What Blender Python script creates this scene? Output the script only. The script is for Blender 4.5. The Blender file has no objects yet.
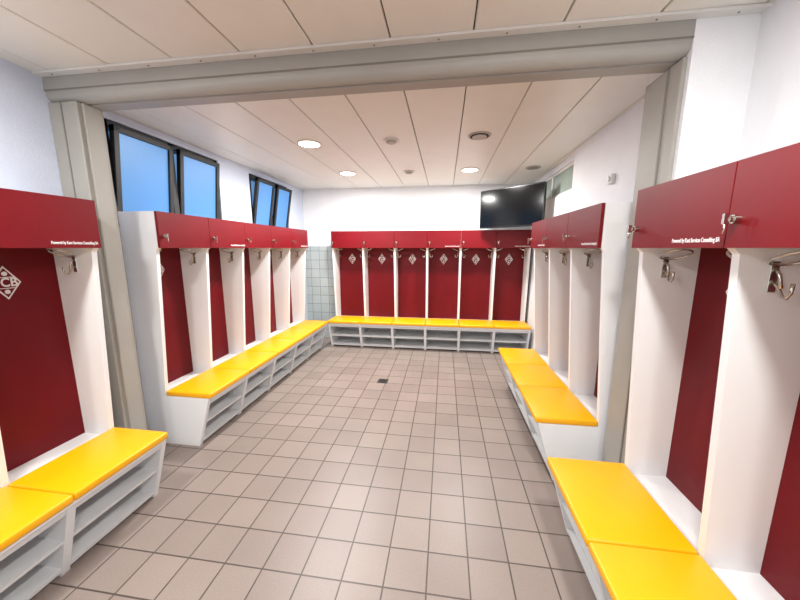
import bpy, bmesh, math
from mathutils import Vector, Matrix
scene = bpy.context.scene
scene.view_settings.view_transform = 'Standard'
scene.view_settings.look = 'None'
scene.view_settings.exposure = 0.0
H = 1.55
CZ = 2.5   # ceiling height

# ---------------------------------------------------------------- materials
def s2l(c):
    return tuple(((x/255.0)/12.92 if x/255.0 <= 0.04045 else ((x/255.0+0.055)/1.055)**2.4) for x in c) + (1.0,)

def mat(name, rgb, rough=0.5, metal=0.0, var=0.06, vscale=6.0, bump=0.0, bscale=200.0, emis=None, estr=0.0, coat=0.0, spec=0.5):
    m = bpy.data.materials.new(name); m.use_nodes = True
    nt = m.node_tree; b = nt.nodes['Principled BSDF']
    b.inputs['Roughness'].default_value = rough
    b.inputs['Metallic'].default_value = metal
    b.inputs['Coat Weight'].default_value = coat
    b.inputs['Specular IOR Level'].default_value = spec
    tc = nt.nodes.new('ShaderNodeTexCoord')
    n = nt.nodes.new('ShaderNodeTexNoise'); n.inputs['Scale'].default_value = vscale
    n.inputs['Detail'].default_value = 3
    nt.links.new(tc.outputs['Object'], n.inputs['Vector'])
    r = nt.nodes.new('ShaderNodeValToRGB')
    c = s2l(rgb)
    r.color_ramp.elements[0].position = 0.3; r.color_ramp.elements[1].position = 0.7
    r.color_ramp.elements[0].color = tuple(x*(1-var) for x in c[:3])+(1,)
    r.color_ramp.elements[1].color = tuple(min(1, x*(1+var)) for x in c[:3])+(1,)
    nt.links.new(n.outputs['Fac'], r.inputs['Fac'])
    nt.links.new(r.outputs['Color'], b.inputs['Base Color'])
    if bump > 0:
        n2 = nt.nodes.new('ShaderNodeTexNoise'); n2.inputs['Scale'].default_value = bscale
        nt.links.new(tc.outputs['Object'], n2.inputs['Vector'])
        bp = nt.nodes.new('ShaderNodeBump'); bp.inputs['Strength'].default_value = bump
        bp.inputs['Distance'].default_value = 0.003
        nt.links.new(n2.outputs['Fac'], bp.inputs['Height'])
        nt.links.new(bp.outputs['Normal'], b.inputs['Normal'])
    if emis:
        b.inputs['Emission Color'].default_value = s2l(emis)
        b.inputs['Emission Strength'].default_value = estr
    return m

def tile_mat(name, c1, c2, grout, size, mortar, rough, ox=0, oy=0, axes='XY', bump=0.4, ssize=None):
    m = bpy.data.materials.new(name); m.use_nodes = True
    nt = m.node_tree; b = nt.nodes['Principled BSDF']
    tc = nt.nodes.new('ShaderNodeTexCoord')
    sep = nt.nodes.new('ShaderNodeSeparateXYZ'); nt.links.new(tc.outputs['Object'], sep.inputs[0])
    comb = nt.nodes.new('ShaderNodeCombineXYZ')
    nt.links.new(sep.outputs[axes[0]], comb.inputs['X']); nt.links.new(sep.outputs[axes[1]], comb.inputs['Y'])
    mp = nt.nodes.new('ShaderNodeMapping'); mp.inputs['Location'].default_value = (ox, oy, 0)
    nt.links.new(comb.outputs[0], mp.inputs['Vector'])
    br = nt.nodes.new('ShaderNodeTexBrick')
    br.offset = 0.0; br.squash = 1.0
    br.inputs['Scale'].default_value = 1.0
    br.inputs['Brick Width'].default_value = size
    br.inputs['Row Height'].default_value = size
    br.inputs['Mortar Size'].default_value = mortar
    br.inputs['Mortar Smooth'].default_value = 0.3
    br.inputs['Color1'].default_value = s2l(c1)
    br.inputs['Color2'].default_value = s2l(c2)
    br.inputs['Mortar'].default_value = s2l(grout)
    nt.links.new(mp.outputs[0], br.inputs['Vector'])
    n = nt.nodes.new('ShaderNodeTexNoise'); n.inputs['Scale'].default_value = 2.2; n.inputs['Detail'].default_value = 5
    nt.links.new(tc.outputs['Object'], n.inputs['Vector'])
    n3 = nt.nodes.new('ShaderNodeTexNoise'); n3.inputs['Scale'].default_value = 120; n3.inputs['Detail'].default_value = 2
    nt.links.new(tc.outputs['Object'], n3.inputs['Vector'])
    add = nt.nodes.new('ShaderNodeMath'); add.operation = 'ADD'
    nt.links.new(n.outputs['Fac'], add.inputs[0]); nt.links.new(n3.outputs['Fac'], add.inputs[1])
    mr = nt.nodes.new('ShaderNodeMapRange')
    mr.inputs['From Min'].default_value = 0.6; mr.inputs['From Max'].default_value = 1.4
    mr.inputs['To Min'].default_value = 0.88; mr.inputs['To Max'].default_value = 1.1
    nt.links.new(add.outputs[0], mr.inputs['Value'])
    mx = nt.nodes.new('ShaderNodeVectorMath'); mx.operation = 'SCALE'
    nt.links.new(br.outputs['Color'], mx.inputs[0]); nt.links.new(mr.outputs[0], mx.inputs['Scale'])
    nt.links.new(mx.outputs[0], b.inputs['Base Color'])
    b.inputs['Roughness'].default_value = rough
    inv = nt.nodes.new('ShaderNodeMath'); inv.operation = 'SUBTRACT'; inv.inputs[0].default_value = 1
    nt.links.new(br.outputs['Fac'], inv.inputs[1])
    bp = nt.nodes.new('ShaderNodeBump'); bp.inputs['Strength'].default_value = bump; bp.inputs['Distance'].default_value = 0.002
    nt.links.new(inv.outputs[0], bp.inputs['Height']); nt.links.new(bp.outputs['Normal'], b.inputs['Normal'])
    return m

M_floor = tile_mat('floor_tile', (147,134,126), (136,123,116), (76,67,61), 0.2, 0.0043, 0.40, ox=0.05, oy=0.0)
M_walltile = tile_mat('wall_tile', (180,189,188), (171,180,180), (118,124,124), 0.15, 0.004, 0.2, axes='XZ')
M_skirt = mat('skirting_grey', (150,145,140), 0.5)
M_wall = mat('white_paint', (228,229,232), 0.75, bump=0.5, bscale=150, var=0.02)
M_wallL = mat('white_paint_blue_shade', (200,208,224), 0.75, bump=0.5, bscale=150, var=0.02)  # white wall; the dimmer, bluish light on the left is put into its colour
M_ceil = mat('ceiling_panel', (220,217,210), 0.42, var=0.015)
M_dark = mat('ceiling_void', (30,28,26), 0.9)
M_beam = mat('beam_greige', (152,150,144), 0.45, var=0.03)
M_pier = mat('pier_greige', (152,149,142), 0.5, var=0.03)
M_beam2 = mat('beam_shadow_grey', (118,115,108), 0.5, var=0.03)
M_trim = mat('trim_white', (210,209,205), 0.5, var=0.02)
M_white = mat('white_melamine', (229,230,231), 0.4, var=0.015, vscale=3)
M_whiteb = mat('white_melamine_bench', (222,224,225), 0.42, var=0.02, vscale=3)
M_red = mat('red_laminate', (112,5,18), 0.40, var=0.06, spec=0.30)
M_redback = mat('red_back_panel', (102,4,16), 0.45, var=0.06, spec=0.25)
M_yellow = mat('yellow_vinyl', (242,172,2), 0.36, var=0.03, bump=0.25, bscale=400)
M_chrome = mat('chrome', (200,196,188), 0.2, metal=1.0)
M_print = mat('white_print', (225,223,223), 0.5)
M_blackfr = mat('black_window_frame', (9,10,12), 0.5)
M_glass = mat('frosted_glass_daylight_glow', (50,95,145), 0.4, var=0.12, vscale=2.0, emis=(84,142,198), estr=0.80)  # blue tint and weak emission stand in for dusk daylight through the panes
M_glassg = mat('frosted_green_glass', (150,165,155), 0.25, var=0.05)
M_tv = mat('tv_black', (12,12,13), 0.3)
M_tvs = mat('tv_screen', (8,9,10), 0.14, spec=0.35)
M_lamp = mat('downlight_diffuser', (255,250,240), 0.5, emis=(255,250,242), estr=14.0)
M_lampring = mat('downlight_ring', (225,222,215), 0.4)
M_steel = mat('drain_steel', (95,95,92), 0.4, metal=0.8)
M_off = mat('unlit_fixture', (170,165,156), 0.5)
M_grout = mat('rivet_grey', (120,116,108), 0.5)

# ---------------------------------------------------------------- mesh helpers
class MB:
    def __init__(self, name, mats):
        self.name = name; self.mats = mats; self.bm = bmesh.new()
    def box(self, x0, x1, y0, y1, z0, z1, mi=0, bev=0.0, seg=2):
        b = bmesh.new()
        r = bmesh.ops.create_cube(b, size=1.0)
        for v in b.verts:
            v.co = Vector(((x0+x1)/2 + v.co.x*(x1-x0), (y0+y1)/2 + v.co.y*(y1-y0), (z0+z1)/2 + v.co.z*(z1-z0)))
        if bev > 0:
            bmesh.ops.bevel(b, geom=b.edges[:], offset=bev, segments=seg, profile=0.5, affect='EDGES')
        self._merge(b, mi)
    def prism_x(self, pts, x0, x1, mi=0):
        """polygon in (y,z) extruded along x"""
        b = bmesh.new()
        a = [b.verts.new((x0, p[0], p[1])) for p in pts]
        c = [b.verts.new((x1, p[0], p[1])) for p in pts]
        b.faces.new(a); b.faces.new(c[::-1])
        n = len(pts)
        for i in range(n):
            b.faces.new((a[i], c[i], c[(i+1) % n], a[(i+1) % n]))
        bmesh.ops.recalc_face_normals(b, faces=b.faces[:])
        self._merge(b, mi)
    def cyl(self, c, axis, r, h, mi=0, seg=24, r2=None):
        b = bmesh.new()
        bmesh.ops.create_cone(b, cap_ends=True, segments=seg, radius1=r, radius2=r if r2 is None else r2, depth=h)
        q = Vector((0, 0, 1)).rotation_difference(Vector(axis).normalized())
        for v in b.verts:
            v.co = q @ v.co + Vector(c)
        self._merge(b, mi)
    def tube(self, pts, r, mi=0, seg=8, closed=False):
        pts = [Vector(p) for p in pts]; n = len(pts)
        b = bmesh.new(); rings = []
        prev = None
        for i in range(n):
            if closed: t = pts[(i+1) % n]-pts[i-1]
            else: t = pts[min(i+1, n-1)]-pts[max(i-1, 0)]
            t.normalize()
            if prev is None:
                u = t.orthogonal().normalized()
            else:
                u = (prev - t*prev.dot(t)).normalized()
            prev = u
            w = t.cross(u)
            rings.append([b.verts.new(pts[i] + (u*math.cos(a)+w*math.sin(a))*r) for a in [2*math.pi*k/seg for k in range(seg)]])
        m = n if closed else n-1
        for i in range(m):
            A = rings[i]; B = rings[(i+1) % n]
            for k in range(seg):
                b.faces.new((A[k], A[(k+1) % seg], B[(k+1) % seg], B[k]))
        if not closed:
            b.faces.new(rings[0][::-1]); b.faces.new(rings[-1])
        for f in b.faces: f.smooth = True
        bmesh.ops.recalc_face_normals(b, faces=b.faces[:])
        self._merge(b, mi)
    def _merge(self, b, mi):
        for f in b.faces: f.material_index = mi
        me = bpy.data.meshes.new('tmp'); b.to_mesh(me); b.free()
        self.bm.from_mesh(me); bpy.data.meshes.remove(me)
    def done(self, parent=None):
        me = bpy.data.meshes.new(self.name)
        self.bm.to_mesh(me); self.bm.free()
        for m in self.mats: me.materials.append(m)
        o = bpy.data.objects.new(self.name, me)
        scene.collection.objects.link(o)
        if parent: o.parent = parent
        return o

def empty(name, loc=(0, 0, 0), rz=0.0):
    e = bpy.data.objects.new(name, None); e.empty_display_size = 0.2
    scene.collection.objects.link(e)
    e.location = loc; e.rotation_euler = (0, 0, rz)
    return e

_textcache = {}
def text_mesh(s, size, extr=0.0005):
    k = (s, size)
    if k in _textcache: return _textcache[k]
    cu = bpy.data.curves.new('t', 'FONT'); cu.body = s; cu.size = size; cu.extrude = extr
    cu.align_x = 'CENTER'; cu.align_y = 'CENTER'; cu.offset = size*0.02
    ob = bpy.data.objects.new('t', cu); scene.collection.objects.link(ob)
    dg = bpy.context.evaluated_depsgraph_get()
    dg.update()
    me = bpy.data.meshes.new_from_object(ob.evaluated_get(dg))
    bpy.data.objects.remove(ob); bpy.data.curves.remove(cu)
    _textcache[k] = me
    return me
def add_text(mb, s, size, x, y, z, sx=1.0, sz=1.0, mi=0):
    me = text_mesh(s, size)
    b = bmesh.new(); b.from_mesh(me)
    for v in b.verts:
        v.co = Vector((x + v.co.x*sx, y - v.co.z, z + v.co.y*sz))
    mb._merge(b, mi)

# ---------------------------------------------------------------- room shell
XL1, XL2, XR, YB, YN = -2.25, -2.35, 1.25, 5.13, -1.9
YS = 3.52
f = MB('floor', [M_floor]); f.box(XL2-0.2, XR+0.2, YN-0.1, YB+0.1, -0.1, 0.0); f.done()

c = MB('ceiling', [M_ceil, M_dark])
c.box(XL2-0.2, XR+0.2, YN-0.1, YB+0.1, CZ+0.02, CZ+0.12, 1)
x = 0.104 - 0.375*8
while x < XR+0.2:
    a, b2 = max(x+0.003, XL2-0.2), min(x+0.375-0.003, XR+0.2)
    if b2 > a:
        c.box(a, b2, YN-0.1, YB+0.1, CZ, CZ+0.019, 0, 0.004, 1)
    x += 0.375
c.done()

WZ0, WZ1 = 1.70, 2.44
W = [(2.02, 3.15), (3.68, 4.62)]
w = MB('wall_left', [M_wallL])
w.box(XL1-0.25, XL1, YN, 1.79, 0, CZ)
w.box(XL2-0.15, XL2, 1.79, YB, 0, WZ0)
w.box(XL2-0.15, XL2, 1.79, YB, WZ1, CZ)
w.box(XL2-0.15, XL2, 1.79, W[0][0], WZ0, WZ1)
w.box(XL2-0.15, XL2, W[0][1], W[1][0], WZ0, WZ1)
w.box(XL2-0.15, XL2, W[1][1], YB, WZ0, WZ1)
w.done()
w = MB('wall_back', [M_wall, M_walltile])
w.box(XL2-0.2, XR+0.2, YB, YB+0.12, 0, CZ)
w.box(XL2, XR, YB-0.008, YB, 0, 1.58, 1)
w.done()
TZ0, TZ1 = 2.14, 2.44
w = MB('wall_right', [M_wall])
w.box(XR, XR+0.15, YN, YS, 0, CZ)
w.box(XR+0.03, XR+0.15, YS, YB, 0, TZ0)
w.box(XR+0.03, XR+0.15, YS, YB, TZ1, CZ)
w.box(XR+0.03, XR+0.15, YS, YS+0.05, TZ0, TZ1)
w.box(XR+0.03, XR+0.15, YB-0.05, YB, TZ0, TZ1)
w.done()
w = MB('wall_front', [M_wall]); w.box(XL2-0.2, XR+0.15, YN-0.12, YN, 0, CZ); w.done()
# transom window in right wall
e = empty('window_3', (XR+0.08, 0, 0))
g = MB('frame', [M_trim])
for (a, b2) in [(YS+0.05, YS+0.09), (YS+0.78, YS+0.82), (YB-0.09, YB-0.05)]:
    g.box(-0.03, 0.03, a, b2, TZ0, TZ1, 0, 0.003, 1)
g.box(-0.03, 0.03, YS+0.05, YB-0.05, TZ0, TZ0+0.03, 0, 0.003, 1)
g.box(-0.03, 0.03, YS+0.05, YB-0.05, TZ1-0.03, TZ1, 0, 0.003, 1)
g.done(e)
g = MB('pane', [M_glassg]); g.box(-0.004, 0.004, YS+0.07, YB-0.07, TZ0+0.02, TZ1-0.02); g.done(e)

# piers, beam and trims of the old partition opening
YP = 1.057*H
p = MB('wall_pier_left', [M_pier, M_beam2])
p.box(XL1, -2.06, YP+0.006, 1.79, 0, 2.362, 0, 0.004, 1)
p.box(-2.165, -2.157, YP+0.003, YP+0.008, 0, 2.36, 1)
p.box(-2.06, -2.045, YP+0.03, 1.76, 0, 2.36, 0, 0.003, 1)
p.done()
p = MB('wall_pier_right', [M_wall, M_pier, M_beam2])
p.box(1.013, XR, YP, 1.93, 0, CZ)
p.box(0.995, 1.013, YP+0.02, 1.92, 0, 2.36, 1, 0.003, 1)
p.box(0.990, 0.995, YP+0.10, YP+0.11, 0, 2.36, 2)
p.done()
b = MB('ceiling_beam', [M_beam, M_beam2])
prof = [(YP, CZ), (YP, 2.425), (YP+0.006, 2.418)]
for k in range(9):      # rounded lower front edge
    q = math.pi/2*k/8
    prof.append((YP+0.006+0.050*(1-math.cos(q)), 2.412-0.050*math.sin(q)))
prof += [(YP+0.060, 2.374), (YP+0.068, 2.374), (YP+0.072, 2.36), (1.785, 2.36), (1.785, CZ)]
b.prism_x(prof, XL1, 1.013, 0)
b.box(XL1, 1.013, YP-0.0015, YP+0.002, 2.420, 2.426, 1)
b.done()
t = MB('trim_1', [M_trim, M_grout])
t.box(XL1, XR, YP-0.045, YP, CZ-0.012, CZ, 0, 0.002, 1)
xx = XL1+0.1
while xx < XR-0.05:
    t.cyl((xx, YP-0.022, CZ-0.0135), (0, 0, 1), 0.004, 0.003, 1, 8); xx += 0.3
t.done()
t = MB('baseboard_left', [M_skirt]); t.box(XL2, XL2+0.01, 1.79, YB-0.01, 0, 0.08); t.done()
t = MB('baseboard_right', [M_skirt]); t.box(XR-0.01, XR, 1.93, YS, 0, 0.08); t.done()

def window(idx, y0, y1, nsash, tilt):
    e = empty('window_%d' % idx, (XL2, 0, 0))
    fr = MB('frame', [M_blackfr])
    fw = 0.05
    fr.box(-0.10, -0.01, y0, y1, WZ1-fw, WZ1, 0, 0.004, 1)
    fr.box(-0.10, -0.03, y0, y1, WZ0, WZ0+fw, 0, 0.004, 1)
    fr.box(-0.10, -0.01, y0, y0+fw, WZ0, WZ1, 0, 0.004, 1)
    fr.box(-0.10, -0.01, y1-fw, y1, WZ0, WZ1, 0, 0.004, 1)
    step = (y1-y0)/nsash
    for i in range(1, nsash):
        fr.box(-0.10, -0.01, y0+step*i-0.03, y0+step*i+0.03, WZ0, WZ1, 0, 0.004, 1)
    fr.done(e)
    for i in range(nsash):
        a = y0+step*i+0.035; bb = y0+step*(i+1)-0.035
        hgt = WZ1-WZ0-0.07
        s = MB('sash_%d' % (i+1), [M_blackfr, M_glass])
        sw = 0.042
        s.box(-0.02, 0.02, a, bb, hgt-sw, hgt, 0, 0.004, 1)
        s.box(-0.02, 0.02, a, bb, 0, sw, 0, 0.004, 1)
        s.box(-0.02, 0.02, a, a+sw, 0, hgt, 0, 0.004, 1)
        s.box(-0.02, 0.02, bb-sw, bb, 0, hgt, 0, 0.004, 1)
        s.box(-0.005, 0.005, a+sw, bb-sw, sw, hgt-sw, 1)
        o = s.done(e)
        o.location = (-0.04, 0, WZ0+0.035); o.rotation_euler = (0, tilt, 0)
window(1, W[0][0], W[0][1], 2, math.radians(6))
window(2, W[1][0], W[1][1], 2, math.radians(10))

# ---------------------------------------------------------------- locker bench rows
MW = 0.5; D = 0.574; FB, FT = 1.55, 1.808
SEAT = 0.407; CT = 0.448; T = 0.028
BT = SEAT-0.019
def hook(mb, x, y, z, dx):
    mb.box(min(x, x+dx*0.004), max(x, x+dx*0.004), y-0.012, y+0.012, z-0.055, z+0.04, 0, 0.0015, 1)
    pts = []
    for k in range(20):
        a = 2*math.pi*k/20
        pts.append((x+dx*(0.058-0.048*math.cos(a)), y+0.055*math.sin(a), z+0.030+0.022*(1-math.cos(a))))
    mb.tube(pts, 0.0046, closed=True)
    pts = [(x+dx*0.003, y, z-0.02), (x+dx*0.022, y, z-0.038), (x+dx*0.038, y, z-0.064), (x+dx*0.050, y, z-0.067),
           (x+dx*0.060, y, z-0.05), (x+dx*0.062, y, z-0.022)]
    mb.tube(pts, 0.005)
    mb.tube([(x+dx*0.004, y, z+0.02), (x+dx*0.02, y, z+0.0), (x+dx*0.03, y, z-0.04)], 0.005)

def row(n, loc, rz, texts=(), FY=0.262):
    e = empty('locker_bench', loc, rz)
    L = n*MW
    body = MB('carcass', [M_white, M_whiteb])
    benchp = [(D, 0), (0.125, 0), (0.012, BT), (D, BT)]
    upper = [(0.375, SEAT), (FY+0.038, FB-0.02), (FY+0.02, FB), (FY+0.02, FT-0.004), (D, FT-0.004), (D, SEAT)]
    endp = [(D, 0), (0.125, 0), (0.006, BT+0.015), (0.006, SEAT), (0.375, SEAT), (FY+0.038, FB-0.02), (FY+0.02, FB), (FY+0.02, FT), (D, FT)]
    for i in range(n+1):
        if i == 0: a, bb = 0, T
        elif i == n: a, bb = L-T, L
        else: a, bb = i*MW-T/2, i*MW+T/2
        if i in (0, n):
            body.prism_x(endp, a, bb, 0)
        else:
            body.prism_x(benchp, a-0.004, bb+0.004, 1); body.prism_x(upper, a, bb, 0)
    a, bb = T, L-T
    body.box(a, bb, 0.004, D, BT, SEAT, 0, 0.001, 1)
    body.prism_x([(0.014, BT), (0.029, BT-0.04), (0.047, BT-0.04), (0.032, BT)], a, bb, 1)
    body.prism_x([(0.118, 0.025), (0.112, 0.047), (0.47, 0.047), (0.47, 0.025)], a, bb, 1)
    body.prism_x([(0.078, 0.185), (0.072, 0.205), (0.47, 0.205), (0.47, 0.185)], a, bb, 1)
    body.box(a, bb, 0.47, 0.482, 0, BT, 1)
    body.box(a, bb, FY+0.02, D, FB, FB+0.018, 0)
    body.box(a, bb, FY+0.02, D, FT-0.022, FT-0.004, 0)
    for i in range(n):
        for sx in (0.08, 0.42):
            body.cyl((i*MW+sx, 0.45, SEAT+0.0008), (0, 0, 1), 0.005, 0.0016, 0, 10)
    body.done(e)
    bk = MB('back_panels', [M_redback])
    for i in range(n):
        bk.box(i*MW+T/2+0.001, (i+1)*MW-T/2-0.001, D-0.018, D-0.008, SEAT+0.001, FB, 0)
    bk.done(e)
    dr = MB('doors', [M_red])
    for i in range(n):
        dr.box(i*MW+0.0018, (i+1)*MW-0.0018, FY, FY+0.019, FB, FT, 0, 0.001, 1)
    dr.done(e)
    cu = MB('cushions', [M_yellow])
    for i in range(n):
        cu.box(i*MW+0.002, (i+1)*MW-0.002, -0.012, 0.372, SEAT+0.0005, CT, 0, 0.010, 3)
    o = cu.done(e)
    for pl in o.data.polygons: pl.use_smooth = True
    hk = MB('coat_hooks', [M_chrome])
    for i in range(n+1):
        xx0 = T if i == 0 else (L if i == n else i*MW+T/2)
        xx1 = L-T if i == n else i*MW-T/2
        if i < n: hook(hk, xx0, 0.42, 1.47, 1)
        if i > 0: hook(hk, xx1, 0.42, 1.47, -1)
    hk.done(e)
    lk = MB('door_locks', [M_chrome])
    for i in range(n):
        lx = i*MW+0.035
        lk.cyl((lx, FY-0.008, 1.635), (0, 1, 0), 0.013, 0.016, 0, 20)
        lk.cyl((lx, FY-0.020, 1.635), (0, 1, 0), 0.009, 0.012, 0, 16)
        lk.box(lx-0.004, lx+0.004, FY-0.042, FY-0.024, 1.620, 1.652, 0, 0.002, 1)
        lk.tube([(lx, FY-0.036, 1.625), (lx+0.004, FY-0.036, 1.608), (lx+0.001, FY-0.036, 1.592)], 0.003)
    lk.done(e)
    em = MB('emblems', [M_print, M_redback])
    for i in range(n):
        cx = (i+0.5)*MW; cz = 1.375; y = D-0.0185
        def dia(hw, hh, yy, mi, th=0.001):
            bb_ = bmesh.new()
            P = [(cx, cz+hh), (cx+hw, cz), (cx, cz-hh), (cx-hw, cz)]
            va = [bb_.verts.new((q[0], yy, q[1])) for q in P]
            vb = [bb_.verts.new((q[0], yy-th, q[1])) for q in P]
            bb_.faces.new(vb); bb_.faces.new(va[::-1])
            for k in range(4): bb_.faces.new((va[k], va[(k+1) % 4], vb[(k+1) % 4], vb[k]))
            bmesh.ops.recalc_face_normals(bb_, faces=bb_.faces[:])
            em._merge(bb_, mi)
        dia(0.060, 0.086, y, 0)
        dia(0.052, 0.075, y-0.001, 1)
        add_text(em, 'FCB', 0.054, cx, y-0.0026, cz, 0.95, 1.15, 0)
        for sgn in (1, -1):
            em.cyl((cx, y-0.0025, cz+sgn*0.046), (0, 1, 0), 0.011, 0.001, 0, 16)
        em.box(cx-0.032, cx+0.032, y-0.003, y-0.002, cz-0.0295, cz-0.026, 0)
        em.box(cx-0.032, cx+0.032, y-0.003, y-0.002, cz+0.026, cz+0.0295, 0)
    em.done(e)
    if texts:
        tx = MB('door_lettering', [M_print])
        for i in texts:
            add_text(tx, 'Powered by Kant Services Consulting SA', 0.0155, (i+1)*MW-0.125, FY-0.0008, FB+0.026, 0.83, 1.35)
        tx.done(e)
    return e

row(5, (-1.762, 2.03, 0), math.radians(90), (1, 4))
row(6, (-1.767, 4.545, 0), 0, (3, 5))
row(3, (0.631, 3.53, 0), math.radians(-90), (0, 2))
row(4, (0.578, 1.63, 0), math.radians(-90), (0, 2), FY=0.284)
row(4, (-1.655, -0.45, 0), math.radians(90), (1, 3))

# ---------------------------------------------------------------- television on swing-arm wall mount
TL = Vector((0.477, 4.70)); TR = Vector((1.163, 4.10))
mid = (TL+TR)/2; wv = (TR-TL); ang = math.atan2(wv.y, wv.x); wd = wv.length
e = empty('television', (mid.x, mid.y, 2.075), ang)
tv = MB('housing', [M_tv])
tv.box(-wd/2, wd/2, 0.0, 0.035, -0.255, 0.255, 0, 0.006, 2)
tv.box(-wd/2+0.12, wd/2-0.12, 0.035, 0.075, -0.17, 0.17, 0, 0.01, 2)
tv.done(e)
sc = MB('screen', [M_tvs]); sc.box(-wd/2+0.014, wd/2-0.014, -0.002, 0.001, -0.236, 0.241); sc.done(e)
br = MB('mount', [M_tv])
br.box(-0.11, 0.11, 0.075, 0.085, -0.11, 0.11, 0, 0.002, 1)
Rm = Matrix.Rotation(-ang, 3, 'Z')
def toloc(x, y, z): return Rm @ Vector((x-mid.x, y-mid.y, z-2.075))
wp = toloc(1.0, YB-0.012, 2.075); ap = Vector((0, 0.08, 0))
elb = (wp+ap)/2 + Vector((0.05, 0, 0))
for dz in (0.05, -0.05):
    br.tube([ap+Vector((0, 0, dz)), elb+Vector((0, 0, dz)), wp+Vector((0, 0, dz))], 0.013)
br.cyl(tuple(elb), (0, 0, 1), 0.02, 0.14)
br.cyl(tuple(wp), tuple(Rm @ Vector((0, 1, 0))), 0.09, 0.02)
br.done(e)

# ---------------------------------------------------------------- ceiling fixtures
def downlight(x, y, power, r=0.1):
    e = empty('downlight', (x, y, CZ))
    d = MB('ring', [M_lampring])
    pts = [(r*math.cos(2*math.pi*k/32), r*math.sin(2*math.pi*k/32), -0.004) for k in range(32)]
    d.tube(pts, 0.008, closed=True); d.done(e)
    g = MB('diffuser', [M_lamp]); g.cyl((0, 0, -0.004), (0, 0, 1), r, 0.006, 0, 32); g.done(e)
    l = bpy.data.lights.new('lamp', 'AREA'); l.shape = 'DISK'; l.size = 2*r; l.energy = power
    l.color = (1.0, 0.985, 0.965)
    o = bpy.data.objects.new('lamp', l); scene.collection.objects.link(o); o.parent = e; o.location = (0, 0, -0.012)
for (x, y) in [(-1.26, 2.95), (-1.26, 4.12), (0.28, 4.15)]:
    downlight(x, y, 45)
for (x, y) in [(-1.5, 0.6), (0.45, 0.6), (-1.5, -0.8), (0.45, -0.8)]:
    downlight(x, y, 30)

v = MB('ceiling_vent', [M_off, M_dark])
v.cyl((0.27, 2.95, CZ-0.004), (0, 0, 1), 0.095, 0.010, 0, 32, r2=0.10)
v.cyl((0.27, 2.95, CZ-0.010), (0, 0, 1), 0.078, 0.004, 1, 32)
v.cyl((0.27, 2.95, CZ-0.014), (0, 0, 1), 0.062, 0.008, 0, 32)
v.done()
v = MB('ceiling_vent', [M_off, M_grout])
v.cyl((1.02, 4.15, CZ-0.004), (0, 0, 1), 0.085, 0.010, 0, 32)
v.cyl((1.02, 4.15, CZ-0.010), (0, 0, 1), 0.065, 0.004, 1, 32)
v.done()
for (x, y) in [(-0.5, 2.97), (-0.47, 4.15)]:
    s = MB('smoke_detector', [M_trim, M_off])
    s.cyl((x, y, CZ-0.005), (0, 0, 1), 0.068, 0.010, 0, 28)
    s.cyl((x, y, CZ-0.018), (0, 0, 1), 0.036, 0.018, 1, 28, r2=0.05)
    s.done()
s = MB('wall_sensor', [M_trim])
s.box(XR-0.03, XR-0.001, 2.67, 2.74, 2.03, 2.10, 0, 0.006, 2); s.cyl((XR-0.035, 2.705, 2.065), (1, 0, 0), 0.02, 0.012); s.done()

d = MB('floor_drain', [M_steel, M_dark])
d.box(-0.75, -0.63, 3.39, 3.51, 0.0, 0.003, 0)
d.cyl((-0.69, 3.45, 0.0035), (0, 0, 1), 0.045, 0.002, 1, 24)
for k in range(-3, 4):
    hw = math.sqrt(max(0, 0.045**2-(k*0.012)**2))
    d.box(-0.69-hw, -0.69+hw, 3.45+k*0.012-0.003, 3.45+k*0.012+0.003, 0.003, 0.006, 0)
d.done()

# ---------------------------------------------------------------- world
wd_ = bpy.data.worlds.new('World'); scene.world = wd_; wd_.use_nodes = True
bg = wd_.node_tree.nodes['Background']; bg.inputs[0].default_value = (0.13, 0.27, 0.52, 1); bg.inputs[1].default_value = 1.0

# ---------------------------------------------------------------- camera
F = 315.0; vpx, vpy = 45.0, 52.0
pch = math.atan(vpy/F); a = math.atan(vpx*math.cos(pch)/F)
fwd = Vector((-math.sin(a)*math.cos(pch), math.cos(a)*math.cos(pch), -math.sin(pch)))
rgt = Vector((math.cos(a), math.sin(a), 0)); up = rgt.cross(fwd)
cam = bpy.data.cameras.new('camera'); co = bpy.data.objects.new('camera', cam); scene.collection.objects.link(co)
m = Matrix((rgt, up, -fwd)).transposed().to_4x4(); m.translation = Vector((0, 0, H))
co.matrix_world = m
cam.sensor_width = 36; cam.lens = F/800*36; cam.clip_start = 0.02
scene.camera = co
